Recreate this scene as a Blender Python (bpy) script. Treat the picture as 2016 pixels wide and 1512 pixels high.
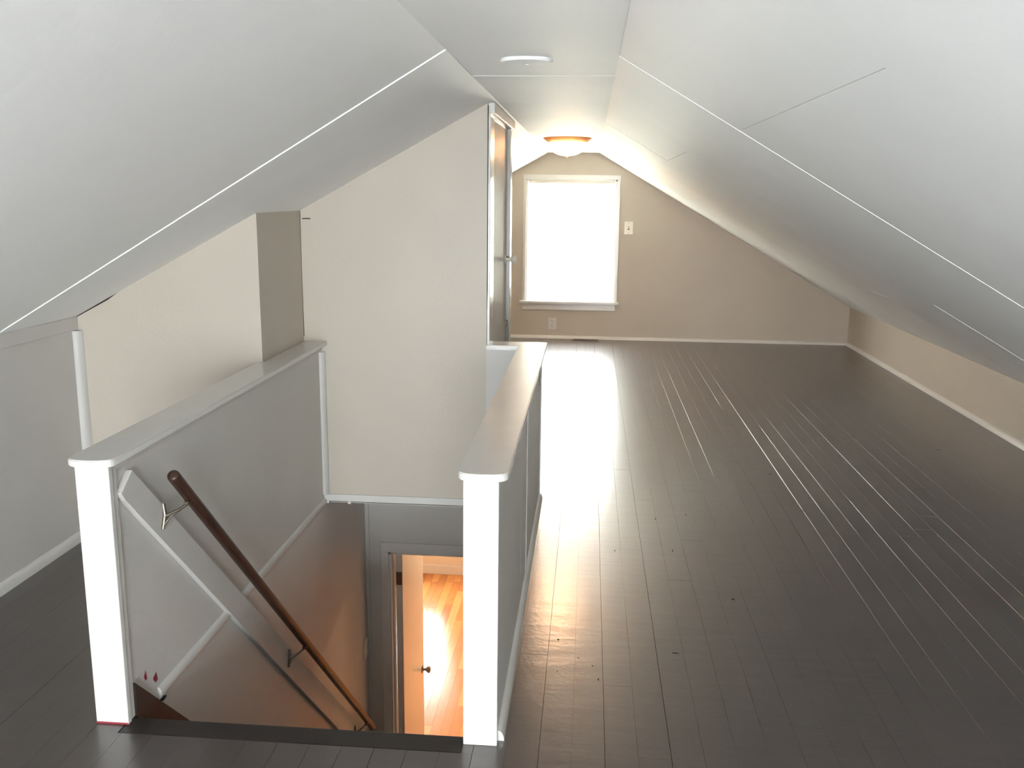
import bpy, bmesh, math, random
from mathutils import Vector, Matrix
random.seed(7)
for o in list(bpy.data.objects): bpy.data.objects.remove(o, do_unlink=True)
sc = bpy.context.scene
C = sc.collection

# ------------------------------------------------------------------ camera
CAM_H, F_PX = 1.6, 1814.36
yaw, pitch, roll = math.radians(-4.6607), math.radians(11.6397), math.radians(0.6249)
fw = Vector((math.sin(yaw)*math.cos(pitch), math.cos(yaw)*math.cos(pitch), -math.sin(pitch)))
r0 = Vector((math.cos(yaw), -math.sin(yaw), 0)); u0 = r0.cross(fw)
rt = math.cos(roll)*r0 + math.sin(roll)*u0
up = math.cos(roll)*u0 - math.sin(roll)*r0
cd = bpy.data.cameras.new('camera'); cd.sensor_width = 36; cd.lens = F_PX/2016*36; cd.clip_start = 0.02
cam = bpy.data.objects.new('camera', cd); C.objects.link(cam)
cam.matrix_world = Matrix(((rt.x, up.x, -fw.x, 0), (rt.y, up.y, -fw.y, 0), (rt.z, up.z, -fw.z, CAM_H), (0, 0, 0, 1)))
sc.camera = cam

# ------------------------------------------------------------------ world, daylight, exposure
SKY = 9.0
w = bpy.data.worlds.new('overcast_sky'); sc.world = w; w.use_nodes = True
bg = w.node_tree.nodes['Background']; bg.inputs[0].default_value = (0.92, 0.962, 1.0, 1); bg.inputs[1].default_value = SKY
def portal(name, loc, sx, sz, rx):
    l = bpy.data.lights.new(name, 'AREA'); l.shape = 'RECTANGLE'; l.size = sx; l.size_y = sz
    l.cycles.is_portal = True
    o = bpy.data.objects.new(name, l); C.objects.link(o); o.location = loc; o.rotation_euler = (rx, 0, 0)
portal('window_back_daylight', (-.21, 10.56, 1.12), 1.1, 1.45, math.radians(-90))    # faces -y
portal('window_front_offscreen', (-.2, -3.18, .85), 2.5, 1.4, math.radians(90))      # faces +y
portal('window_lower_room_offscreen', (-1.96, 10.06, -1.7), .8, 1.0, math.radians(-90))
vs = sc.view_settings; vs.view_transform = 'Standard'; vs.look = 'None'; vs.gamma = 1; vs.use_curve_mapping = False
vs.exposure = 2.6
sc.cycles.diffuse_bounces = 8; sc.cycles.max_bounces = 12; sc.cycles.sample_clamp_indirect = 8

# ------------------------------------------------------------------ dimensions (metres)
XKL, XK = -2.3285, 2.876          # knee walls
ZKL, ZKR = 1.0298, 0.4135
XF0, XF1, ZF = -0.473, 0.08, 2.049   # creases of the flat ceiling
YF, YB = -3.0, 10.38              # gable walls
SL, SR = (ZF-ZKL)/(XF0-XKL), (ZF-ZKR)/(XK-XF1)
def ztop(x): return ZF - (XF0-x)*SL if x < XF0 else (ZF if x <= XF1 else ZF-(x-XF1)*SR)
XL, XR = -1.375, -0.334           # stairwell walls
YP, YN, YW = 2.4423, 2.4853, 4.6158
ZC = 0.846
XS = -0.509                       # closet side wall
YQ, XQ = 3.997, -1.459            # chase
YD, ZLO = 5.475, -2.70
YLB = 9.876                       # lower room back wall
STAIR = 0.968                     # drop per metre of run

# ------------------------------------------------------------------ materials
def mat(name, col, rough=.5, spec=.5, var=.04, vscale=3., bump=0., bscale=40., metal=0., emit=None, estr=0., stretch=None, coat=0.):
    m = bpy.data.materials.new(name); m.use_nodes = True; nt = m.node_tree; b = nt.nodes['Principled BSDF']
    b.inputs['Roughness'].default_value = rough; b.inputs['Metallic'].default_value = metal
    b.inputs['Specular IOR Level'].default_value = spec; b.inputs['Coat Weight'].default_value = coat
    g = nt.nodes.new('ShaderNodeNewGeometry'); src = g.outputs['Position']
    if stretch:
        mp = nt.nodes.new('ShaderNodeMapping'); mp.inputs['Scale'].default_value = stretch
        nt.links.new(src, mp.inputs[0]); src = mp.outputs[0]
    n = nt.nodes.new('ShaderNodeTexNoise'); n.inputs['Scale'].default_value = vscale; n.inputs['Detail'].default_value = 5
    nt.links.new(src, n.inputs['Vector'])
    r = nt.nodes.new('ShaderNodeValToRGB')
    r.color_ramp.elements[0].position = .3; r.color_ramp.elements[1].position = .7
    r.color_ramp.elements[0].color = tuple(c*(1-var) for c in col)+(1,); r.color_ramp.elements[1].color = tuple(min(1, c*(1+var)) for c in col)+(1,)
    nt.links.new(n.outputs[0], r.inputs[0]); nt.links.new(r.outputs[0], b.inputs['Base Color'])
    if bump:
        n2 = nt.nodes.new('ShaderNodeTexNoise'); n2.inputs['Scale'].default_value = bscale; n2.inputs['Detail'].default_value = 4
        nt.links.new(src, n2.inputs['Vector'])
        bp = nt.nodes.new('ShaderNodeBump'); bp.inputs['Strength'].default_value = bump; bp.inputs['Distance'].default_value = .01
        nt.links.new(n2.outputs[0], bp.inputs['Height']); nt.links.new(bp.outputs[0], b.inputs['Normal'])
    if emit:
        b.inputs['Emission Color'].default_value = emit+(1,); b.inputs['Emission Strength'].default_value = estr
    return m
M = {}
M['ceil'] = mat('ceiling_paint', (.90, .90, .885), .55, .4, .02, 2, .10, 25)
M['wall'] = mat('greige_wall_paint', (.50, .447, .380), .5, .4, .025, 2.5, .08, 60)
M['panel'] = mat('grey_wall_panel_paint', (.55, .53, .50), .45, .45, .03, 3, .08, 60)
M['trim'] = mat('white_trim_gloss', (.62, .605, .575), .24, .5, .02, 6, .05, 30)
M['door'] = mat('door_paint_brushed', (.56, .535, .49), .45, .4, .03, 4, .12, 30, stretch=(60, 60, 2))
M['brownpaint'] = mat('brown_stair_paint', (.022, .016, .014), .42, .4, .1, 6, .08, 30)
M['rail'] = mat('dark_stained_wood', (.040, .017, .011), .38, .5, .35, 6, .08, 40, stretch=(20, 1.5, 1.5))
M['steel'] = mat('aged_nickel', (.26, .23, .19), .42, .5, .15, 20, 0, metal=1.)
M['hinge'] = mat('dark_brass_hinge', (.16, .12, .085), .45, .5, .2, 40, 0, metal=.8)
M['gap'] = mat('dark_gap', (.02, .018, .016), .8, .2)
M['red'] = mat('old_red_paint', (.25, .03, .045), .6, .3)
M['plate'] = mat('ivory_plastic', (.78, .74, .64), .35, .5, .01)
M['pan'] = mat('copper_lamp_pan', (.50, .31, .18), .35, .5, .1, 10, 0, metal=.6)
M['bowl'] = mat('lit_frosted_glass', (.9, .85, .75), .3, .5, .01, emit=(1.0, .54, .25), estr=12.)
M['bowl2'] = mat('lit_frosted_glass_lower', (.9, .85, .75), .3, .5, .01, emit=(1.0, .68, .38), estr=38.)
M['vent'] = mat('vent_metal', (.13, .105, .085), .5, .4, .05, 20, metal=.2)
M['lowwall'] = mat('lower_room_wall', (.66, .60, .50), .5, .4, .02)
M['dark'] = mat('attic_void', (.05, .05, .05), .9, .1)
M['exterior'] = mat('outside_sheathing', (.4, .38, .35), .8, .2)
# glass: thin pane
g = bpy.data.materials.new('window_glass'); g.use_nodes = True; nt = g.node_tree; nt.nodes.clear()
out = nt.nodes.new('ShaderNodeOutputMaterial'); mx = nt.nodes.new('ShaderNodeMixShader'); tr = nt.nodes.new('ShaderNodeBsdfTransparent')
gl = nt.nodes.new('ShaderNodeBsdfGlossy'); gl.inputs['Roughness'].default_value = .02
nz = nt.nodes.new('ShaderNodeTexNoise'); nz.inputs['Scale'].default_value = 3
rp = nt.nodes.new('ShaderNodeValToRGB'); rp.color_ramp.elements[0].color = (.95, .96, .96, 1); rp.color_ramp.elements[1].color = (.98, .99, .98, 1)
nt.links.new(nz.outputs[0], rp.inputs[0]); nt.links.new(rp.outputs[0], tr.inputs[0])
mx.inputs[0].default_value = .06
nt.links.new(tr.outputs[0], mx.inputs[1]); nt.links.new(gl.outputs[0], mx.inputs[2]); nt.links.new(mx.outputs[0], out.inputs[0]); M['glass'] = g
# blind slats: thin translucent vinyl
s = bpy.data.materials.new('translucent_slat'); s.use_nodes = True; nt = s.node_tree; nt.nodes.clear()
out = nt.nodes.new('ShaderNodeOutputMaterial'); mx = nt.nodes.new('ShaderNodeMixShader'); di = nt.nodes.new('ShaderNodeBsdfDiffuse'); tl = nt.nodes.new('ShaderNodeBsdfTranslucent')
nz = nt.nodes.new('ShaderNodeTexNoise'); nz.inputs['Scale'].default_value = 4
rp = nt.nodes.new('ShaderNodeValToRGB'); rp.color_ramp.elements[0].color = (.86, .82, .70, 1); rp.color_ramp.elements[1].color = (.90, .87, .76, 1)
nt.links.new(nz.outputs[0], rp.inputs[0]); nt.links.new(rp.outputs[0], di.inputs[0]); nt.links.new(rp.outputs[0], tl.inputs[0]); mx.inputs[0].default_value = .5
nt.links.new(di.outputs[0], mx.inputs[1]); nt.links.new(tl.outputs[0], mx.inputs[2]); nt.links.new(mx.outputs[0], out.inputs[0]); M['slat'] = s
# glossy dark brown floor paint with brush ripples, sags and wear
def floor_paint():
    m = bpy.data.materials.new('brown_floor_paint'); m.use_nodes = True; nt = m.node_tree; b = nt.nodes['Principled BSDF']; L = nt.links.new
    g = nt.nodes.new('ShaderNodeNewGeometry')
    n = nt.nodes.new('ShaderNodeTexNoise'); n.inputs['Scale'].default_value = 3; n.inputs['Detail'].default_value = 2; L(g.outputs['Position'], n.inputs['Vector'])
    r = nt.nodes.new('ShaderNodeValToRGB'); r.color_ramp.elements[0].position = .3; r.color_ramp.elements[1].position = .75
    r.color_ramp.elements[0].color = (.034, .023, .020, 1); r.color_ramp.elements[1].color = (.045, .031, .027, 1)
    L(n.outputs[0], r.inputs[0]); L(r.outputs[0], b.inputs['Base Color'])
    nr_ = nt.nodes.new('ShaderNodeTexNoise'); nr_.inputs['Scale'].default_value = 1.3; nr_.inputs['Detail'].default_value = 1; L(g.outputs['Position'], nr_.inputs['Vector'])
    rr = nt.nodes.new('ShaderNodeMapRange'); rr.inputs['To Min'].default_value = .17; rr.inputs['To Max'].default_value = .23
    L(nr_.outputs[0], rr.inputs['Value']); L(rr.outputs[0], b.inputs['Coat Roughness'])
    b.inputs['Roughness'].default_value = .36; b.inputs['Coat Weight'].default_value = .75; b.inputs['Coat IOR'].default_value = 1.5
    b.inputs['Specular IOR Level'].default_value = 1.0
    # cupping across the boards and cross ripples
    mp = nt.nodes.new('ShaderNodeMapping'); mp.inputs['Scale'].default_value = (2.2, 9, 1); L(g.outputs['Position'], mp.inputs[0])
    n1 = nt.nodes.new('ShaderNodeTexNoise'); n1.inputs['Scale'].default_value = 1.6; n1.inputs['Detail'].default_value = 2; L(mp.outputs[0], n1.inputs['Vector'])
    n2 = nt.nodes.new('ShaderNodeTexNoise'); n2.inputs['Scale'].default_value = 60; n2.inputs['Detail'].default_value = 3; L(g.outputs['Position'], n2.inputs['Vector'])
    b1 = nt.nodes.new('ShaderNodeBump'); b1.inputs['Strength'].default_value = .11; b1.inputs['Distance'].default_value = .01; L(n1.outputs[0], b1.inputs['Height'])
    b2 = nt.nodes.new('ShaderNodeBump'); b2.inputs['Strength'].default_value = .10; b2.inputs['Distance'].default_value = .004; L(n2.outputs[0], b2.inputs['Height']); L(b1.outputs[0], b2.inputs['Normal'])
    L(b2.outputs[0], b.inputs['Normal']); L(b2.outputs[0], b.inputs['Coat Normal'])
    return m
M['floor'] = floor_paint()
OAK = []
for i, c in enumerate([(.50, .20, .055), (.58, .26, .075), (.42, .155, .045), (.62, .30, .10), (.47, .20, .065)]):
    OAK.append(mat('oak_strip_%s' % 'abcde'[i], c, .22, .5, .12, 5, .05, 30, stretch=(25, 2, 1)))

# ------------------------------------------------------------------ helpers
WLOC = {}
def finish(name, me, m, parent=None, origin=None):
    """link a mesh given in world coordinates, with its origin in its own middle, under parent"""
    vs_ = [v.co for v in me.vertices]
    if origin is None:
        origin = Vector([(min(v[i] for v in vs_)+max(v[i] for v in vs_))/2 for i in range(3)])
    origin = Vector(origin); me.transform(Matrix.Translation(-origin))
    o = bpy.data.objects.new(name, me); C.objects.link(o)
    if m is not None and not me.materials: me.materials.append(m)
    if parent is not None:
        o.parent = parent; o.location = origin - WLOC[parent.name]
    else: o.location = origin
    WLOC[o.name] = origin
    return o
def bm_mesh(bm, name, smooth=False, angle=None):
    bmesh.ops.recalc_face_normals(bm, faces=bm.faces)
    me = bpy.data.meshes.new(name); bm.to_mesh(me); bm.free()
    if smooth:
        for p in me.polygons: p.use_smooth = True
        if angle: me.set_sharp_from_angle(angle=math.radians(angle))
    return me
def add_box(bm, x0, x1, y0, y1, z0, z1):
    v = [bm.verts.new(p) for p in ((x0,y0,z0),(x1,y0,z0),(x1,y1,z0),(x0,y1,z0),(x0,y0,z1),(x1,y0,z1),(x1,y1,z1),(x0,y1,z1))]
    for f in ((0,3,2,1),(4,5,6,7),(0,1,5,4),(1,2,6,5),(2,3,7,6),(3,0,4,7)): bm.faces.new([v[i] for i in f])
def box(name, x0, x1, y0, y1, z0, z1, m, parent=None, bev=0., seg=1):
    bm = bmesh.new(); add_box(bm, min(x0,x1), max(x0,x1), min(y0,y1), max(y0,y1), min(z0,z1), max(z0,z1))
    if bev: bmesh.ops.bevel(bm, geom=bm.edges[:], offset=bev, segments=seg, affect='EDGES', profile=.6)
    return finish(name, bm_mesh(bm, name), m, parent)
def add_prism(bm, pts, axis, a, b):
    """pts: polygon in the two other axes (x,y / x,z / y,z order), extruded along axis from a to b"""
    def P(p, t): return (t, p[0], p[1]) if axis == 'x' else ((p[0], t, p[1]) if axis == 'y' else (p[0], p[1], t))
    A = [bm.verts.new(P(p, a)) for p in pts]; B = [bm.verts.new(P(p, b)) for p in pts]
    bm.faces.new(A); bm.faces.new(B[::-1]); n = len(pts)
    for i in range(n): bm.faces.new((A[i], A[(i+1)%n], B[(i+1)%n], B[i]))
def prism(name, pts, axis, a, b, m, parent=None, bev=0., smooth=None, seg=2):
    bm = bmesh.new(); add_prism(bm, pts, axis, a, b)
    bmesh.ops.recalc_face_normals(bm, faces=bm.faces)
    if bev: bmesh.ops.bevel(bm, geom=bm.edges[:], offset=bev, segments=seg, affect='EDGES')
    return finish(name, bm_mesh(bm, name, bool(smooth), smooth), m, parent)
def lathe(bm, prof, c, axis='z', n=32):
    """prof: (radius, along) pairs about an axis through c"""
    rings = []
    for rr, t in prof:
        ring = []
        for k in range(n):
            a = 2*math.pi*k/n; ca, sa = rr*math.cos(a), rr*math.sin(a)
            p = (ca, sa, t) if axis == 'z' else ((t, ca, sa) if axis == 'x' else (ca, t, sa))
            ring.append(bm.verts.new((c[0]+p[0], c[1]+p[1], c[2]+p[2])))
        rings.append(ring)
    for A, B in zip(rings, rings[1:]):
        for k in range(n): bm.faces.new((A[k], A[(k+1)%n], B[(k+1)%n], B[k]))
    bm.faces.new(rings[0]); bm.faces.new(rings[-1][::-1])
def lathe_obj(name, prof, c, m, parent=None, axis='z', n=32, angle=40):
    bm = bmesh.new(); lathe(bm, prof, c, axis, n); return finish(name, bm_mesh(bm, name, True, angle), m, parent)
def add_tube(bm, pts, rad, n=12):
    pts = [Vector(p) for p in pts]; rads = rad if isinstance(rad, (list, tuple)) else [rad]*len(pts); rings = []
    t = (pts[1]-pts[0]).normalized(); nrm = t.orthogonal().normalized()
    for i, p in enumerate(pts):
        t = (pts[min(i+1, len(pts)-1)]-pts[max(i-1, 0)]).normalized()
        nrm = (nrm - t*nrm.dot(t)).normalized(); b = t.cross(nrm)
        rings.append([bm.verts.new(p + rads[i]*(math.cos(2*math.pi*k/n)*nrm + math.sin(2*math.pi*k/n)*b)) for k in range(n)])
    for A, B in zip(rings, rings[1:]):
        for k in range(n): bm.faces.new((A[k], A[(k+1)%n], B[(k+1)%n], B[k]))
    bm.faces.new(rings[0][::-1]); bm.faces.new(rings[-1])
def tube(name, pts, rad, m, parent=None, n=12, angle=50):
    bm = bmesh.new(); add_tube(bm, pts, rad, n); return finish(name, bm_mesh(bm, name, True, angle), m, parent)
def thing(name, loc, label=None, cat=None, group=None, kind=None):
    o = bpy.data.objects.new(name, None); C.objects.link(o); o.location = loc; o.empty_display_size = .1; WLOC[o.name] = Vector(loc)
    return tag(o, label, cat, group, kind)
def tag(o, label=None, cat=None, group=None, kind=None):
    if label: o['label'] = label
    if cat: o['category'] = cat
    if group: o['group'] = group
    if kind: o['kind'] = kind
    return o
def struct(o, label, cat): return tag(o, label, cat, None, 'structure')
def quarter(r, n=5, sx=1, sz=1):   # quarter-round profile from the corner
    return [(0, 0)] + [(sx*r*math.cos(a), sz*r*math.sin(a)) for a in [math.pi/2*k/n for k in range(n+1)]]

# ------------------------------------------------------------------ floor and its planks
bm = bmesh.new()
T = -.02
add_box(bm, XKL-.1, XL-.04, YF-.1, YB+.1, -.22, T); add_box(bm, XR+.04, XK+.1, YF-.1, YB+.1, -.22, T)
add_box(bm, XL-.04, XR+.04, YF-.1, YN-.05, -.22, T); add_box(bm, XL-.04, XR+.04, YW+.1, YD+.12, -.03, T); add_box(bm, XL-.04, XR+.04, YD+.12, YB+.1, -.20, T)
floor = struct(finish('floor', bm_mesh(bm, 'floor'), M['gap']), 'dark brown glossy painted plank floor of the attic', 'floor')
PITCH, X_0, GAP = .0965, .085, .0003
HX0, HX1, HY0, HY1 = XL, XR, YN-.088, YW+.01      # stairwell (with its nosing board)
def plank(x0, x1, y0, y1):
    if x1-x0 < .012 or y1-y0 < .03: return
    dz = random.uniform(-.0002, .0002)
    gl = .0011 if any(abs(x0-q) < .01 for q in (-.108, .085, .278)) else GAP       # a few joints have opened
    bm = bmesh.new()
    if random.random() < .28:       # arris worn off along one long edge
        add_box(bm, x0+gl, x1-GAP, y0+GAP, y1-GAP, T, dz)
        e = [e for e in bm.edges if all(v.co.z > T+.005 and v.co.x < x0+.01 for v in e.verts)]
        bmesh.ops.bevel(bm, geom=e, offset=random.uniform(.0005, .0011), segments=1, affect='EDGES')
    else:                           # eased edges all round
        add_box(bm, x0+gl, x1-GAP, y0+GAP, y1-GAP, T, dz-.0004)
        ft = [f for f in bm.faces if all(v.co.z > T+.005 for v in f.verts)]
        bmesh.ops.inset_region(bm, faces=ft, thickness=.0020, depth=.0)
        for v in ft[0].verts: v.co.z = dz
    finish('plank', bm_mesh(bm, 'plank'), M['floor'], floor)
k0 = math.floor((XKL-X_0)/PITCH); k = k0
while X_0+k*PITCH < XK:
    x0, x1 = max(XKL, X_0+k*PITCH), min(XK, X_0+(k+1)*PITCH); k += 1
    y = YF - random.uniform(0, 1.5)
    while y < YB:
        ye = y + random.uniform(2.0, 3.9)
        a, b = max(y, YF), min(ye, YB); y = ye
        if YB-b < .3: b = YB; y = YB+1
        if b-a < .02: continue
        if x1 <= HX0 or x0 >= HX1: plank(x0, x1, a, b); continue
        if a < HY0: plank(x0, x1, a, min(b, HY0))
        if b > HY1: plank(x0, x1, max(a, HY1), b)
        ya, yb = max(a, HY0), min(b, HY1)
        if yb > ya:
            if x0 < HX0: plank(x0, HX0, ya, yb)
            if x1 > HX1: plank(HX1, x1, ya, yb)
# nicks where paint has come off: small dark flat spots in the paint film
def fleck(x, y, sx, sy, m, parent, name, z=.0007):
    bm = bmesh.new(); n = 9; pts = []
    for i in range(n):
        a = 2*math.pi*i/n; q = random.uniform(.6, 1.1); pts.append((x+sx*q*math.cos(a), y+sy*q*math.sin(a)))
    add_prism(bm, pts, 'z', z-.0012, z+.0006); finish(name, bm_mesh(bm, name), m, parent)
for x, y, sx, sy in ((-.075,3.13,.009,.008),(.07,2.86,.004,.012),(.345,3.07,.022,.005),(.62,3.55,.012,.008),(.37,4.47,.006,.02),(.53,4.55,.008,.01),
                     (.155,4.02,.004,.025),(.42,4.05,.004,.03),(1.10,5.33,.012,.012),(1.83,6.26,.04,.006),(2.3,6.0,.03,.006),(1.15,4.68,.035,.004),(1.18,4.33,.03,.004),(-.0,3.0,.004,.004),(.05,2.95,.004,.005),(-.07,2.9,.003,.004)):
    fleck(x, y, sx*.6, sy*.6, M['gap'], floor, 'paint_nick')

# ------------------------------------------------------------------ ceiling: backing boards and the panels
bm = bmesh.new()
def slab(bm, x0, x1, y0, y1, off, th):
    s = SL if x1 <= XF0+1e-6 else (-SR if x0 >= XF1-1e-6 else 0.)
    n = Vector((-s, 0, 1)).normalized(); P = []
    for d in (off, off+th):
        ya, yb = (y0 if isinstance(y0, tuple) else (y0, y0)), (y1 if isinstance(y1, tuple) else (y1, y1))
        for x, y in ((x0,ya[0]),(x1,ya[1]),(x1,yb[1]),(x0,yb[0])):
            P.append(bm.verts.new(Vector((x, y, ztop(x) if s == 0 or True else 0)) + n*d))
    for f in ((0,3,2,1),(4,5,6,7),(0,1,5,4),(1,2,6,5),(2,3,7,6),(3,0,4,7)): bm.faces.new([P[i] for i in f])
def ztop_ext(x): return ztop(x)
slab(bm, XKL-.12, XF0, YF-.12, YB+.12, .0115, .06); slab(bm, XF1, XK+.15, YF-.12, YB+.12, .0115, .06)
add_box(bm, XF0-.05, XF1+.05, YF-.12, YB+.12, ZF+.0115, ZF+.08)
ceiling = struct(finish('ceiling', bm_mesh(bm, 'ceiling'), M['ceil']), 'white painted sloped attic ceiling with a flat strip at the ridge', 'ceiling')
def cpanel(x0, x1, y0, y1, off=0.):
    bm = bmesh.new(); g = .0007
    slab(bm, x0+(g if x0 not in (XF0, XF1) else 0), x1-(g if x1 not in (XF0, XF1) else 0), tuple(t+g for t in y0) if isinstance(y0, tuple) else y0+g, tuple(t-g for t in y1) if isinstance(y1, tuple) else y1-g, off, .0125-off)
    bmesh.ops.recalc_face_normals(bm, faces=bm.faces)
    finish('panel', bm_mesh(bm, 'panel'), M['ceil'], ceiling)
BAYS = [YF-.05, -1.5, .08, 1.66, 3.21, 4.83, 6.07, 7.45, 8.95, YB+.05]
for a, b, sp in ((YF-.05, -1.5, -1.5), (-1.5, .08, -1.2), (6.07, 8.95, -1.3), (8.95, YB+.05, -1.6)):
    for p, q in ((XKL-.06, sp), (sp, XF0)): cpanel(p, q, a, b, random.uniform(0, .0012))
cpanel(XKL-.06, XF0, .08, (3.43, 3.07), .004); cpanel(XKL-.06, XF0, (3.43, 3.07), 6.07, .0)     # the far sheet hangs a little proud at a skewed joint
FB = [YF-.05, -1.5, 1.66, 3.21, 3.73, 4.76, 6.28, 7.45, 8.95, YB+.05]
for a, b in zip(FB, FB[1:]): cpanel(XF0, XF1, a, b, random.uniform(0, .0015))
RS = [[1.0], [1.6], [1.3], [.485], [1.75], [.476], [1.9], [.9], [1.7]]
for i in range(9):
    a, b = BAYS[i], BAYS[i+1]; off = random.uniform(0, .0015)
    xs = [XF1]+RS[i]+[XK+.06]
    for p, q in zip(xs, xs[1:]): cpanel(p, q, a, b, random.uniform(0, .002))

# ------------------------------------------------------------------ walls
def gable_strip(bm, xa, xb, y0, y1, zlo, zhi=None, over=.02):
    br = [xa]+[x for x in (XF0, XF1) if xa < x < xb]+[xb]
    top = [(x, (ztop(x)+over) if zhi is None else zhi) for x in br]
    add_prism(bm, [(xa, zlo), (xb, zlo)] + top[::-1], 'y', y0, y1)
WX0, WX1, WZ0, WZ1 = -.712, .292, .43, 1.765       # back window opening
bm = bmesh.new(); a, b = YB, YB+.14
gable_strip(bm, XKL-.1, WX0, a, b, -.2); gable_strip(bm, WX1, XK+.1, a, b, -.2)
gable_strip(bm, WX0, WX1, a, b, -.2, WZ0); gable_strip(bm, WX0, WX1, a, b, WZ1)
struct(finish('wall_back', bm_mesh(bm, 'wall_back'), M['wall']), 'beige gable wall around the bright window', 'wall')
FX0, FX1, FZ0, FZ1 = -1.40, 1.0, .20, 1.50          # front gable window, behind the camera
bm = bmesh.new(); a, b = YF-.14, YF
gable_strip(bm, XKL-.1, FX0, a, b, -.2); gable_strip(bm, FX1, XK+.1, a, b, -.2)
gable_strip(bm, FX0, FX1, a, b, -.2, FZ0); gable_strip(bm, FX0, FX1, a, b, FZ1)
struct(finish('wall_front', bm_mesh(bm, 'wall_front'), M['wall']), 'beige gable wall at the near end of the attic', 'wall')
struct(box('wall_right', XK, XK+.1, YF-.1, YB+.1, -.2, ZKR+.01, M['wall']), 'low cream knee wall below the right ceiling slope', 'wall')
wl = struct(box('wall_left', XKL-.1, XKL, YF-.1, YB+.1, -.2, ZKL+.01, M['panel']), 'grey knee wall below the left ceiling slope', 'wall')
bm = bmesh.new(); gable_strip(bm, XKL-.02, XQ, YQ, YW+.1, -.02)
chase = struct(finish('wall_chase', bm_mesh(bm, 'wall_chase'), M['wall']), 'boxed-in beige chase standing between knee wall and stair wall', 'wall')
# stair wall that closes the stairwell, header edge at floor level
bm = bmesh.new(); gable_strip(bm, XQ-.03, XS, YW, YW+.1, ZC-.03); add_box(bm, XL-.01, XS, YW, YW+.1, -.017, ZC-.03)
wst = struct(finish('wall_stair', bm_mesh(bm, 'wall_stair'), M['wall']), 'tall plain wall rising behind the stairwell', 'wall')
tube('crack', [(-1.447,YW-.0005,1.468),(-1.42,YW-.0005,1.469),(-1.405,YW-.0005,1.468)], .0025, M['gap'], wst, 6)
tube('crack', [(-1.458,YW-.0005,1.60),(-1.459,YW-.0005,1.2),(-1.458,YW-.0005,.87)], .0016, M['gap'], wst, 6)
# closet side wall with its door
CY0, CY1, DY0, DY1, DZ = YW, 5.93, 4.80, 5.715, 1.985
bm = bmesh.new()
for (p, q, zl, zh) in ((CY0+.1, DY0, -.02, 2.06), (DY1, CY1, -.02, 2.06), (DY0, DY1, DZ, 2.06)):
    add_prism(bm, [(XS-.1, zl), (XS, zl), (XS, ztop(XS)+.01), (XS-.1, ztop(XS-.1)+.01)], 'y', p, q)
wcs = struct(finish('wall_closet_side', bm_mesh(bm, 'wall_closet_side'), M['wall']), 'narrow closet wall holding the white door beside the stairwell', 'wall')
bm = bmesh.new(); gable_strip(bm, XKL-.02, XS-.1, CY1-.1, CY1, -.02)
struct(finish('wall_closet_back', bm_mesh(bm, 'wall_closet_back'), M['wall']), 'back wall of the closet facing the window end', 'wall')
# stairwell walls below the floor
wsl = struct(box('wall_stairwell_left', XL-.09, XL, YP+.012, YD+.13, ZLO-.1, -.0, M['panel']), 'grey panelled left wall of the stairwell behind the handrail', 'wall')
struct(box('wall_stairwell_right', XR, XR+.09, YP+.012, YD+.13, ZLO-.1, -.021, M['panel']), 'right wall of the stairwell below the floor', 'wall')
struct(box('wall_stairwell_front', XL-.09, XR+.09, YN-.17, YN-.06, ZLO-.1, -.221, M['panel']), 'wall under the top of the stairs', 'wall')
struct(box('ceiling_stairwell', XL, XR, YW+.02, YD+.0, -.034, -.0305, M['panel']), 'soffit over the foot of the stairs', 'ceiling')
# foot of the stairs: wall with the doorway
OX0, OX1, OZ = -1.227, -.44, -.645
bm = bmesh.new()
add_box(bm, XL, OX0, YD, YD+.12, ZLO-.1, -.031); add_box(bm, OX1, XR, YD, YD+.12, ZLO-.1, -.031); add_box(bm, OX0, OX1, YD, YD+.12, OZ, -.031)
struct(finish('wall_stair_foot', bm_mesh(bm, 'wall_stair_foot'), M['panel']), 'grey wall at the foot of the stairs around the doorway', 'wall')

# ------------------------------------------------------------------ baseboards and trims of the attic
def base_run(name, label, pts_prof, axis, a, b): return struct(prism(name, pts_prof, axis, a, b, M['trim'], smooth=50), label, 'baseboard')
q = quarter(.034)
base_run('baseboard_back', 'thin white base strip along the window wall', [(YB-p[0], p[1]) for p in q], 'x', -2.2, XK)
base_run('baseboard_right', 'thin white base strip along the low right knee wall', [(XK-p[0]*.7, p[1]*1.1) for p in q], 'y', YF, YB-.03)
base_run('baseboard_left', 'thin white base strip along the left knee wall', [(XKL+p[0]*.6, p[1]*1.3) for p in q], 'y', YF, YQ)
def trim(n, o, label): return struct(o, label, 'trim')
trim(1, box('trim_1', XKL, XKL+.012, YF, YQ, ZKL-.055, ZKL+.004, M['panel'], bev=.002), 'grey band along the top of the left knee wall')
trim(2, prism('trim_2', [(XKL+p[0], YQ-p[1]) for p in quarter(.034)], 'z', .03, ZKL-.06, M['panel'], smooth=50), 'upright corner strip where knee wall meets the chase')
trim(3, box('trim_3', XL, XS, YW-.012, YW, -.017, .021, M['trim'], bev=.002), 'narrow strip along the bottom edge of the stair wall')
for x in (-1.36, -1.24):
    box('paint_drip', x-.009, x+.009, YW-.009, YW-.003, -.032, -.015, M['trim'], bpy.data.objects['trim_3'], bev=.002)
arc = [(XL, -.046)] + [(XL+.014*math.sin(math.pi*k/8), -.023-.023*math.cos(math.pi*k/8)) for k in range(1, 8)] + [(XL, 0)]
trim(4, prism('trim_4', [(p[0], p[1]) for p in arc], 'y', 2.66, YW-.002, M['panel'], smooth=60), 'half-round strip at floor level crossing the stairwell wall')
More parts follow.
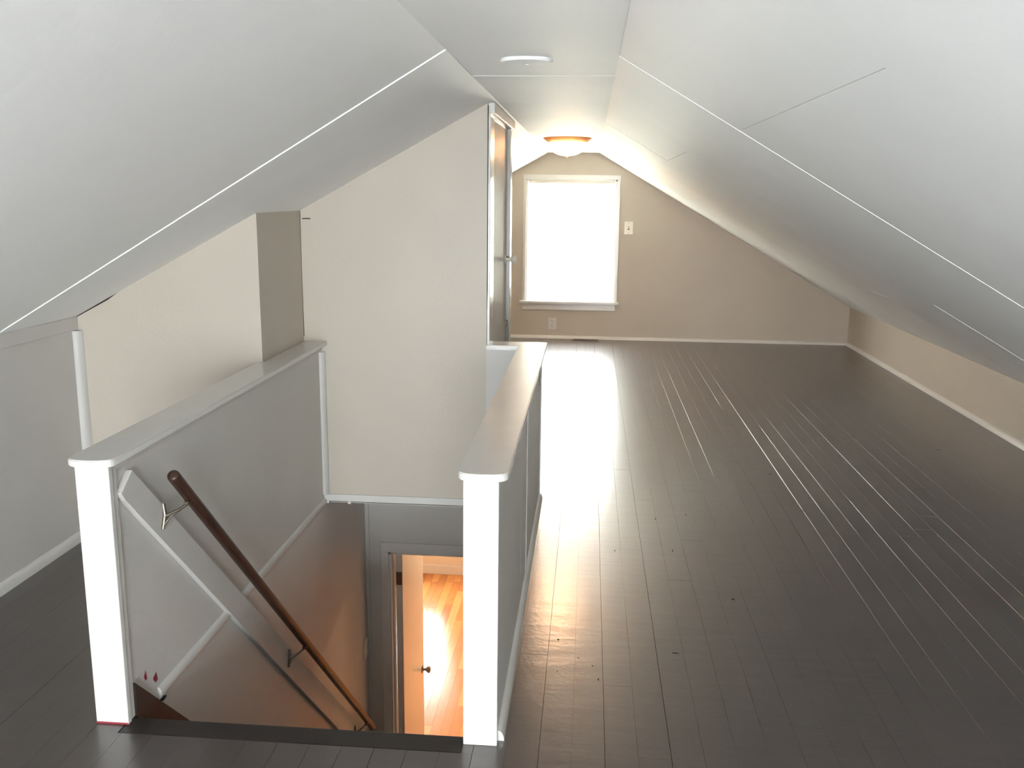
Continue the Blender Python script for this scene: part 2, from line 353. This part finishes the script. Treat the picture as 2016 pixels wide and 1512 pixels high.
trim(5, prism('trim_5', [(XL+p[0]*.9, YW-p[1]) for p in quarter(.030)], 'z', .021, .79, M['panel'], smooth=50), 'upright strip in the corner of half wall and stair wall')
trim(6, box('trim_6', XL, XL+.027, YD-.012, YD, ZLO, -.035, M['panel'], bev=.003), 'upright strip in the corner beside the lower doorway')
g1 = prism('ceiling_gap', [(XKL+.0, ZKL-.004), (XKL+.16, ztop(XKL+.16)-.007), (XKL+.21, ztop(XKL+.21)-.001), (XKL, ZKL+.002)], 'y', YQ-.0015, YQ+.001, M['gap'], chase)
for x, y, sx, sz in ((0, 2.587, .012, .02), (0, 2.651, .016, .018), (0, 2.675, .016, .006)):
    z = {2.587: .079, 2.651: .037, 2.675: -.046}[y]
    bm = bmesh.new(); pts = []
    for i in range(10):
        a = 2*math.pi*i/10; qq = random.uniform(.45, 1.15); pts.append((y+sx*qq*math.cos(a), z+sz*qq*math.sin(a)))
    add_prism(bm, pts, 'x', XL-.001, XL+.0012 if z > 0 else XL+.0155)
    finish('paint_chip', bm_mesh(bm, 'paint_chip'), M['red'] if z > 0 else M['gap'], wsl)

# ------------------------------------------------------------------ half walls
def cap_outline(x0, x1, y0, y1, r=None):
    """plan outline of a cap with a rounded near end"""
    cx, hw = (x0+x1)/2, (x1-x0)/2; dpt = hw*.55; pts = []
    for k in range(0, 17):
        a = math.pi + math.pi*k/16; pts.append((cx+hw*math.copysign(abs(math.cos(a))**.75, math.cos(a)), y0+dpt+dpt*math.copysign(abs(math.sin(a))**.9, math.sin(a))))
    return pts + [(x1, y1), (x0, y1)]
hl = thing('half_wall', (-1.42, (YP+YW)/2, 0), 'grey half wall with rounded cap carrying the handrail, ends at the chase', 'half wall')
box('wall_core', -1.462, XL-.0003, YP+.012, YW, 0, ZC-.022, M['panel'], hl)
e = box('end_board', -1.464, -1.362, YP, YP+.02, 0, ZC-.022, M['trim'], hl, bev=.0015); e['label'] = 'white end post board'
box('edge_strip', -1.3755, -1.366, YP+.02, YP+.05, .0005, ZC-.022, M['panel'], hl, bev=.001)
cl = cap_outline(-1.478, -1.338, YP-.035, YW)
cl = cl[:-2] + [(-1.338, YW), (-1.457, YW), (-1.457, YQ-.004), (-1.478, YQ-.004)]
prism('cap', cl, 'z', ZC-.022, ZC, M['trim'], hl, bev=.003, smooth=22)
prism('cap_molding', [(XL, ZC-.05), (XL+.006, ZC-.05), (XL+.010, ZC-.036), (XL+.016, ZC-.022), (XL, ZC-.022)], 'y', YP+.05, YW, M['panel'], hl, smooth=30)
box('paint_scrape', -1.463, -1.363, YP-.0008, YP+.002, 0, .006, M['red'], hl)
hr = thing('half_wall', ((-.333-.2337)/2, (YP+4.73)/2, 0), 'half wall with rounded cap and end post along the open plank floor, turning the corner', 'half wall')
XO = -.2337
box('wall_core', -.331, XO-.006, YP+.012, 4.715, 0, ZC-.022, M['panel'], hr)
box('return_wall', XS+.0, -.331, YW, 4.715, 0, ZC-.022, M['panel'], hr)
for y0, y1 in ((YP+.022, 3.38), (3.384, 4.715)): box('panel', XO-.006, XO, y0, y1, .0, ZC-.022, M['panel'], hr, bev=.001)
box('batten', XO, XO+.004, 3.66, 3.69, .03, ZC-.022, M['panel'], hr, bev=.001)
box('corner_strip', XO, XO+.006, 4.685, 4.717, .03, ZC-.022, M['panel'], hr, bev=.002)
e = box('end_board', -.333, -.2326, YP, YP+.02, 0, ZC-.022, M['trim'], hr, bev=.0015); e['label'] = 'white end post board'
cr = cap_outline(-.347, -.205, YP-.035, 4.75)
cr = cr[:-2] + [(-.205, 4.745), (XS, 4.745), (XS, YW-.016), (-.347, YW-.016)]
prism('cap', cr, 'z', ZC-.022, ZC, M['trim'], hr, bev=.003, smooth=22)
prism('base_shoe', [(XO+p[0]*.6, p[1]) for p in quarter(.034)], 'y', YP+.03, 4.72, M['trim'], hr, smooth=50)

# ------------------------------------------------------------------ stairs
stw = thing('staircase', ((XL+XR)/2, YN, 0), 'dark brown painted staircase descending between the half walls', 'stairs')
box('nosing_board', XL+.0006, XR-.0006, YN-.088, YN, -.028, -.0003, M['brownpaint'], stw, bev=.006, seg=2)
nr = 13; rise = -ZLO/nr; run = rise/STAIR
for i in range(nr):
    y = YN-.028+i*run; zt = -i*rise
    box("riser", XL+.015, XR-.001, y, y+.015, zt-rise, zt-.02, M['brownpaint'], stw)
    if i < nr-1: box('tread', XL+.015, XR-.001, y-.012, y+run+.018, zt-rise-.022, zt-rise, M['brownpaint'], stw, bev=.005)
z0 = .115; pts = [(YN-.02, z0+.02), (YN+.02, z0-.006)]
yb_ = YD-.01
pts = [(YN+.009, z0-.004), (YD-.012, z0-STAIR*1.01*(YD-.012-YN)), (YD-.012, max(ZLO, z0-.42-STAIR*(YD-YN))), (YN+.12, -.42), (YN+.009, -.30)]
prism('skirt_board', pts, 'x', XL+.0006, XL+.0145, M['brownpaint'], stw)
# handrail with its mounting board and brackets
hrn = thing('handrail', (XL, 2.56, .72), 'dark wooden round handrail on a painted board descending the stairwell', 'handrail')
bt = lambda y: .786-.950*(y-2.55)
bl = lambda y: .048-.975*(y-3.174)
prism('mounting_board', [(2.562, bt(2.562)), (5.40, bt(5.40)), (5.40, bl(5.40)), (2.51, bl(2.51)), (2.488, bl(2.51)+.028)], 'x', XL, XL+.021, M['panel'], hrn, bev=.0015, seg=1)
XRL = -1.29; zr = lambda y: .713-.972*(y-2.70)
d = Vector((0, 1, -.972)).normalized(); p0 = Vector((XRL, 2.69, zr(2.69))); p1 = Vector((XRL, 5.22, zr(5.22)))
tube('rail', [p0, p0+d*.004, p0+d*.012, p0+d*.6, p1-d*.012, p1-d*.004, p1], [.014, .0185, .0205, .0205, .0205, .0185, .014], M['rail'], hrn, 20, 60)
for y in (2.79, 3.93, 5.06):
    zc_ = zr(y); xb = XL+.021; bm = bmesh.new()
    add_tube(bm, [(xb, y-.045, zc_-.02), (xb+.006, y-.05, zc_-.055), (xb+.004, y-.066, zc_-.10)], [.006, .0075, .006], 10)
    add_tube(bm, [(xb+.003, y-.055, zc_-.06), (xb+.02, y-.045, zc_-.055), (xb+.045, y-.02, zc_-.045), (XRL-.004, y-.004, zc_-.034), (XRL+.0, y, zc_-.026)], [.006, .005, .005, .0055, .006], 10)
    add_tube(bm, [(xb+.003, y-.066, zc_-.092), (xb+.022, y-.045, zc_-.062), (xb+.045, y-.02, zc_-.047)], [.0045, .004, .004], 8)
    br = finish('bracket', bm_mesh(bm, 'bracket', True, 50), M['steel'], hrn)
    box('saddle', XRL-.008, XRL+.008, y-.02, y+.02, zc_-.033, zc_-.019, M['hinge'], br, bev=.003)

# ------------------------------------------------------------------ back window and blind
wn = thing('window_1', (-.21, YB, .4), 'bright window with white casing in the beige gable wall', 'window', kind='structure')
cx0, cx1, cz1 = -.742, .322, 1.815
for (p, q_) in ((cx0, WX0+.004), (WX1-.004, cx1)): box('casing', p, q_, YB-.016, YB+.002, WZ0, cz1-.048, M['trim'], wn, bev=.002)
box('head_casing', cx0-.003, cx1+.003, YB-.018, YB+.002, cz1-.05, cz1, M['trim'], wn, bev=.002)
box('sill', cx0-.03, cx1+.02, YB-.05, YB+.10, WZ0-.034, WZ0-.004, M['trim'], wn, bev=.006, seg=2)
box('apron', cx0+.0, cx1-.02, YB-.016, YB+.002, WZ0-.105, WZ0-.034, M['trim'], wn, bev=.002)
for (p, q_) in ((WX0, WX0+.018), (WX1-.018, WX1)): box('jamb', p, q_, YB, YB+.14, WZ0, WZ1, M['trim'], wn)
box('head_jamb', WX0, WX1, YB, YB+.14, WZ1-.018, WZ1, M['trim'], wn)
zm = (WZ0+WZ1)/2
for (a, b, yy) in ((WZ0, zm+.02, YB+.085), (zm-.02, WZ1-.018, YB+.105)):
    sash = thing('sash', (-.21, yy, a)); sash.parent = wn; sash.location = Vector((-.21, yy, a))-WLOC[wn.name]
    for (p, q_) in ((WX0+.018, WX0+.058), (WX1-.058, WX1-.018)): box('stile', p, q_, yy, yy+.02, a, b, M['trim'], sash)
    for (p, q_) in ((a, a+.045), (b-.04, b)): box('sash_rail', WX0+.058, WX1-.058, yy, yy+.02, p, q_, M['trim'], sash)
    box('pane', WX0+.05, WX1-.05, yy+.008, yy+.012, a+.03, b-.03, M['glass'], sash)
bl_ = thing('mini_blind', (-.21, YB+.045, WZ1-.02), 'ivory slatted mini blind lowered over the bright window', 'blind')
bx0, bx1 = WX0+.024, WX1-.024
box('headrail', bx0, bx1, YB+.03, YB+.058, WZ1-.045, WZ1-.018, M['plate'], bl_, bev=.002)
zb = WZ0+.062
box('bottom_rail', bx0, bx1, YB+.033, YB+.057, zb-.008, zb+.006, M['slat'], bl_, bev=.002)
tilt = math.radians(52); first = None; z = zb+.02; i = 0
while z < WZ1-.05:
    if first is None:
        bm = bmesh.new(); hw = .0125; rows = []
        for t in (-1, -.4, .4, 1):
            yy, zz = t*hw, .0018*(1-t*t)
            rows.append([bm.verts.new((xx, yy*math.cos(tilt)-zz*math.sin(tilt), yy*math.sin(tilt)+zz*math.cos(tilt))) for xx in (bx0+.21, bx1+.21)])
        for A, B in zip(rows, rows[1:]): bm.faces.new((A[0], A[1], B[1], B[0]))
        me = bpy.data.meshes.new('slat'); bm.to_mesh(me); bm.free(); me.materials.append(M['slat'])
        for p in me.polygons: p.use_smooth = True
        first = me
    o = bpy.data.objects.new('slat', first); C.objects.link(o); o.parent = bl_; o.location = Vector((-.21, YB+.045, z))-WLOC[bl_.name]
    o.rotation_euler = (0, random.uniform(-.002, .002), random.uniform(-.004, .004)); z += .0215; i += 1
for x in (bx0+.12, -.21, bx1-.12): tube('ladder_cord', [(x, YB+.03, zb), (x, YB+.03, WZ1-.03)], .0009, M['plate'], bl_, 6)
tube('tilt_wand', [(bx0+.07, YB+.024, WZ1-.04), (bx0+.068, YB+.02, 1.35), (bx0+.066, YB+.021, 1.0)], .004, M['plate'], bl_, 8)
# front gable window behind the camera
wf = thing('window_2', (-.1, YF, FZ0), 'plain sash window in the near gable wall', 'window', kind='structure')
for (p, q_) in ((FX0-.05, FX0+.01), (FX1-.01, FX1+.05)): box('casing', p, q_, YF-.002, YF+.016, FZ0, FZ1+.03, M['trim'], wf, bev=.002)
box('head_casing', FX0-.05, FX1+.05, YF-.002, YF+.016, FZ1-.01, FZ1+.045, M['trim'], wf, bev=.002)
box('sill', FX0-.06, FX1+.06, YF-.1, YF+.045, FZ0-.03, FZ0, M['trim'], wf, bev=.005, seg=2)
mx_ = (FX0+FX1)/2
for (p, q_) in ((FX0, FX0+.04), (mx_-.035, mx_+.035), (FX1-.04, FX1)): box('stile', p, q_, YF-.10, YF-.07, FZ0, FZ1, M['trim'], wf)
for z in (FZ0, (FZ0+FZ1)/2-.02, FZ1-.04): box('sash_rail', FX0, FX1, YF-.098, YF-.072, z, z+.04, M['trim'], wf)
for (p, q_) in ((FX0+.02, mx_), (mx_, FX1-.02)): box('pane', p, q_, YF-.087, YF-.083, FZ0+.02, FZ1-.02, M['glass'], wf)

# ------------------------------------------------------------------ closet door
dr = thing('door_1', (XS, (DY0+DY1)/2, 0), 'tall narrow white door in the closet wall beside the stairwell', 'door', kind='structure')
lf = box('door_leaf', XS-.040, XS-.001, DY0+.014, DY1-.014, .008, DZ-.012, M['door'], dr, bev=.0015)
for (p, q_) in ((DY0, DY0+.012), (DY1-.012, DY1)): box('jamb', XS-.1, XS+.0, p, q_, 0, DZ, M['trim'], dr)
box('head_jamb', XS-.1, XS, DY0, DY1, DZ-.012, DZ, M['trim'], dr)
box('stop', XS-.06, XS-.047, DY0+.012, DY1-.012, .0, DZ-.012, M['trim'], dr)
box('casing', XS, XS+.014, YW+.012, DY0+.006, 0, DZ+.0, M['trim'], dr, bev=.003, seg=2)
box('casing', XS, XS+.022, DY1-.006, DY1+.10, 0, DZ+.0, M['trim'], dr, bev=.003, seg=2)
box('head_casing', XS, XS+.032, YW+.03, DY1+.16, DZ, 2.035, M['trim'], dr, bev=.003, seg=2)
kb = lathe_obj('knob', [(.0275, 0), (.0275, .004), (.012, .008), (.010, .03), (.018, .036), (.0265, .046), (.0275, .056), (.02, .066), (.004, .069)], (XS-.001, DY1-.075, 1.21), M['plate'], lf, 'x', 24)
for z in (1.84, .86):
    h = box('hinge', XS-.008, XS+.004, DY0+.002, DY0+.03, z-.045, z+.045, M['hinge'], dr, bev=.001)
    tube('pin', [(XS+.006, DY0+.012, z-.05), (XS+.006, DY0+.012, z+.05)], .006, M['hinge'], h, 10)
box('latch', XS-.006, XS+.012, DY1-.045, DY1+.03, .795, .83, M['steel'], dr, bev=.002)
box('strike_plate', XS+.0215, XS+.024, DY1+.02, DY1+.045, .93, 1.03, M['hinge'], dr, bev=.001)
tube('corner_crack', [(XS+.001, YW+.02, .86), (XS-.0, YW+.004, 1.45), (XS+.001, YW+.006, 2.02)], .003, M['gap'], wcs, 6)

# ------------------------------------------------------------------ lower doorway
d2 = thing('door_2', ((OX0+OX1)/2, YD, ZLO), 'doorway at the foot of the stairs with cream door standing open', 'door', kind='structure')
box('casing', OX0-.048, OX0+.002, YD-.018, YD, ZLO, OZ-.0, M['trim'], d2, bev=.002)
box('casing', OX1-.002, OX1+.048, YD-.018, YD, ZLO, OZ-.0, M['trim'], d2, bev=.002)
box('head_casing', OX0-.048, OX1+.048, YD-.018, YD, OZ, OZ+.062, M['trim'], d2, bev=.002)
for (p, q_) in ((OX0, OX0+.016), (OX1-.016, OX1)): box('jamb', p, q_, YD-.01, YD+.125, ZLO, OZ-.0, M['trim'], d2)
box('head_jamb', OX0, OX1, YD-.01, YD+.125, OZ-.016, OZ, M['trim'], d2)
box('stop', OX0+.016, OX0+.028, YD+.03, YD+.075, ZLO, OZ-.016, M['trim'], d2, bev=.002)
lf2 = thing('door_leaf', (OX0+.03, YD+.13, ZLO)); lf2.parent = d2; lf2.location = Vector((OX0+.03, YD+.13, ZLO))-WLOC[d2.name]
LX0, LX1, LY0, LY1 = -1.2105, -1.165, YD+.128, 6.34
box('slab', LX0, LX1, LY0, LY1, ZLO+.012, OZ-.02, M['trim'], lf2, bev=.0015)
for s_, nm in ((1, 'knob'), (-1, 'knob')):
    bmx = [(.03, 0), (.03, .004), (.012, .010), (.010, .028), (.02, .036), (.027, .048), (.025, .06), (.005, .066)]
    lathe_obj(nm, [(a, s_*b) for a, b in bmx], (LX1 if s_ > 0 else LX0, LY1-.07, -1.90), M['steel'], lf2, 'x', 20)
for z in (-.885, -2.4):
    h = box('hinge', LX0+.004, LX1-.004, LY0-.002, LY0+.001, z-.045, z+.045, M['hinge'], lf2)
    tube('pin', [(LX0-.004, LY0-.006, z-.052), (LX0-.004, LY0-.006, z+.052)], .0055, M['hinge'], h, 10)

# ------------------------------------------------------------------ lower room
RX0, RX1, RZ1 = -3.4, 1.4, -.32
fl2 = struct(box('floor_lower', RX0-.1, RX1+.1, YN-.14, YLB+.1, ZLO-.1, ZLO-.012, M['gap']), 'orange oak strip floor of the room below', 'floor')
pw = .082; x = RX0
while x < RX1:
    y = YD+.06-random.uniform(0, .8)
    while y < YLB:
        ye = y+random.uniform(.45, 1.3); a, b = max(y, YD+.02), min(ye, YLB); y = ye
        lo = a
        if not (OX0-.08 < x < OX1): lo = max(a, YD+.12)
        if x+pw < -2.3 or x > .3: continue
        if b-lo > .03:
            box('plank', x+.0004, x+pw-.0004, lo+.0004, b-.0004, ZLO-.012, ZLO, random.choice(OAK), fl2, bev=.0006)
    x += pw
sm = tag(box('plank_field', RX0, -2.30, YD+.12, YLB, ZLO-.012, ZLO-.001, OAK[0], fl2), kind='stuff')
sm = tag(box('plank_field', .30, RX1, YD+.12, YLB, ZLO-.012, ZLO-.001, OAK[0], fl2), kind='stuff')
LWX0, LWX1, LWZ0, LWZ1 = -2.3, -1.62, ZLO+.55, ZLO+1.45
bm = bmesh.new()
add_box(bm, RX0-.1, LWX0, YLB, YLB+.12, ZLO-.1, RZ1); add_box(bm, LWX1, RX1+.1, YLB, YLB+.12, ZLO-.1, RZ1)
add_box(bm, LWX0, LWX1, YLB, YLB+.12, ZLO-.1, LWZ0); add_box(bm, LWX0, LWX1, YLB, YLB+.12, LWZ1, RZ1)
struct(finish('wall_lower_back', bm_mesh(bm, 'wall_lower_back'), M['lowwall']), 'beige far wall of the room below', 'wall')
struct(box('wall_lower_left', RX0-.1, RX0, YD+.12, YLB+.1, ZLO-.1, RZ1, M['lowwall']), 'beige side wall of the room below, behind the open door', 'wall')
struct(box('wall_lower_right', RX1, RX1+.1, YD+.12, YLB+.1, ZLO-.1, RZ1, M['lowwall']), 'beige side wall of the room below, opposite the open door', 'wall')
bm = bmesh.new(); add_box(bm, RX0-.1, XL+.0, YD+.005, YD+.12, ZLO-.1, RZ1); add_box(bm, XR, RX1+.1, YD+.005, YD+.12, ZLO-.1, RZ1)
struct(finish('wall_lower_front', bm_mesh(bm, 'wall_lower_front'), M['lowwall']), 'wall of the room below beside the stair doorway', 'wall')
struct(box('ceiling_lower', RX0-.1, RX1+.1, YD+.12, YLB+.12, RZ1, RZ1+.06, M['ceil']), 'white ceiling of the room below', 'ceiling')
struct(box('baseboard_lower_back', RX0, RX1, YLB-.016, YLB, ZLO, ZLO+.11, M['trim'], bev=.003), 'tall cream baseboard of the room below', 'baseboard')
w3 = thing('window_3', ((LWX0+LWX1)/2, YLB, LWZ0), 'window in the far wall of the room below', 'window', kind='structure')
for (p, q_) in ((LWX0-.06, LWX0+.01), (LWX1-.01, LWX1+.06)): box('casing', p, q_, YLB-.016, YLB, LWZ0, LWZ1, M['trim'], w3)
box('head_casing', LWX0-.06, LWX1+.06, YLB-.016, YLB, LWZ1-.01, LWZ1+.06, M['trim'], w3)
box('sill', LWX0-.08, LWX1+.08, YLB-.04, YLB+.08, LWZ0-.03, LWZ0, M['trim'], w3)
box('sash_rail', LWX0, LWX1, YLB+.06, YLB+.085, (LWZ0+LWZ1)/2-.02, (LWZ0+LWZ1)/2+.02, M['trim'], w3)
box('pane', LWX0, LWX1, YLB+.07, YLB+.074, LWZ0, LWZ1, M['glass'], w3)

# ------------------------------------------------------------------ lamps
def flush_lamp(name, x, y, z, bowlmat, label):
    t = thing(name, (x, y, z), label, 'ceiling lamp')
    lathe_obj('pan', [(.195, 0), (.197, -.004), (.190, -.010), (.165, -.030), (.155, -.040), (.150, -.040)], (x, y, z), M['pan'], t, n=48)
    prof = [(.150, -.036), (.156, -.046), (.158, -.058), (.150, -.078), (.130, -.100), (.100, -.120), (.065, -.134), (.03, -.141), (.006, -.143)]
    lathe_obj('glass_bowl_offscreen' if name.endswith('_offscreen') else 'glass_bowl', prof, (x, y, z), bowlmat, t, n=48, angle=80)
    lathe_obj('finial', [(.008, -.140), (.012, -.146), (.010, -.152), (.004, -.160), (.001, -.163)], (x, y, z), M['pan'], t, n=16)
    return t
flush_lamp('ceiling_lamp', -.2, 7.69, ZF+.001, M['bowl'], 'lit frosted bowl lamp with copper pan on the flat attic ceiling')
flush_lamp('ceiling_lamp_offscreen', -.6, 7.4, RZ1, M['bowl2'], 'lit frosted bowl lamp in the room below the stairs')

# ------------------------------------------------------------------ small things
dsc = thing('ceiling_cover', (-.23, 3.295, ZF), 'flat round white cover plate on the ceiling strip before the closet', 'cover plate')
lathe_obj('cover_disc', [(.088, .002), (.090, -.004), (.086, -.010), (.060, -.013), (.02, -.014), (.001, -.014)], (-.23, 3.295, ZF), M['ceil'], dsc, n=40)
lathe_obj('center_screw', [(.006, -.013), (.006, -.0155), (.001, -.016)], (-.23, 3.295, ZF), M['trim'], dsc, n=12)
sw = thing('light_switch', (.426, YB, 1.247), 'ivory toggle light switch on the beige wall beside the window', 'light switch')
box('plate', .378, .474, YB-.008, YB, 1.178, 1.318, M['plate'], sw, bev=.003, seg=2)
box('toggle_surround', .418, .434, YB-.0095, YB-.006, 1.225, 1.265, M['hinge'], sw)
box('toggle', .421, .431, YB-.022, YB-.006, 1.243, 1.262, M['plate'], sw, bev=.002)
for z in (1.195, 1.30): lathe_obj('screw', [(.004, 0), (.004, -.002), (.001, -.0025)], (.426, YB-.0075, z), M['steel'], sw, 'y', 10)
ou = thing('outlet', (-.397, YB, .168), 'white wall outlet below the window sill', 'outlet')
box('plate', -.444, -.350, YB-.008, YB, .100, .236, M['trim'], ou, bev=.003, seg=2)
for z in (.140, .196):
    so = box('socket', -.415, -.379, YB-.0095, YB-.006, z-.017, z+.017, M['trim'], ou, bev=.003)
    for x in (-.405, -.393): box('slot', x, x+.003, YB-.0102, YB-.009, z-.004, z+.008, M['gap'], so)
ws = thing('wall_switch', (XL, 5.40, -1.284), 'small switch plate on the stairwell wall beside the lower doorway', 'light switch')
box('plate', XL, XL+.009, 5.36, 5.435, -1.345, -1.225, M['plate'], ws, bev=.002)
box('toggle', XL+.008, XL+.02, 5.393, 5.402, -1.295, -1.275, M['plate'], ws, bev=.002)
fv = thing('floor_vent', (-.015, 10.28, 0), 'brown metal floor vent with thin fins under the window', 'floor vent')
bm = bmesh.new(); vx0, vx1, vy0, vy1 = -.165, .135, 10.225, 10.335
for (a, b, c, d_) in ((vx0, vx1, vy0, vy0+.015), (vx0, vx1, vy1-.015, vy1), (vx0, vx0+.018, vy0+.015, vy1-.015), (vx1-.018, vx1, vy0+.015, vy1-.015)): add_box(bm, a, b, c, d_, 0, .005)
finish('frame', bm_mesh(bm, 'frame'), M['vent'], fv)
box('well', vx0+.015, vx1-.015, vy0+.012, vy1-.012, .0005, .0015, M['gap'], fv)
x = vx0+.026; fm = None
while x < vx1-.022:
    if fm is None:
        f_ = box('fin', x-.003, x+.003, vy0+.013, vy1-.013, .001, .0045, M['vent'], fv); fm = f_.data
    else:
        f_ = bpy.data.objects.new('fin', fm); C.objects.link(f_); f_.parent = fv; f_.location = Vector((x, (vy0+vy1)/2, .00275))-WLOC[fv.name]
    x += .0165
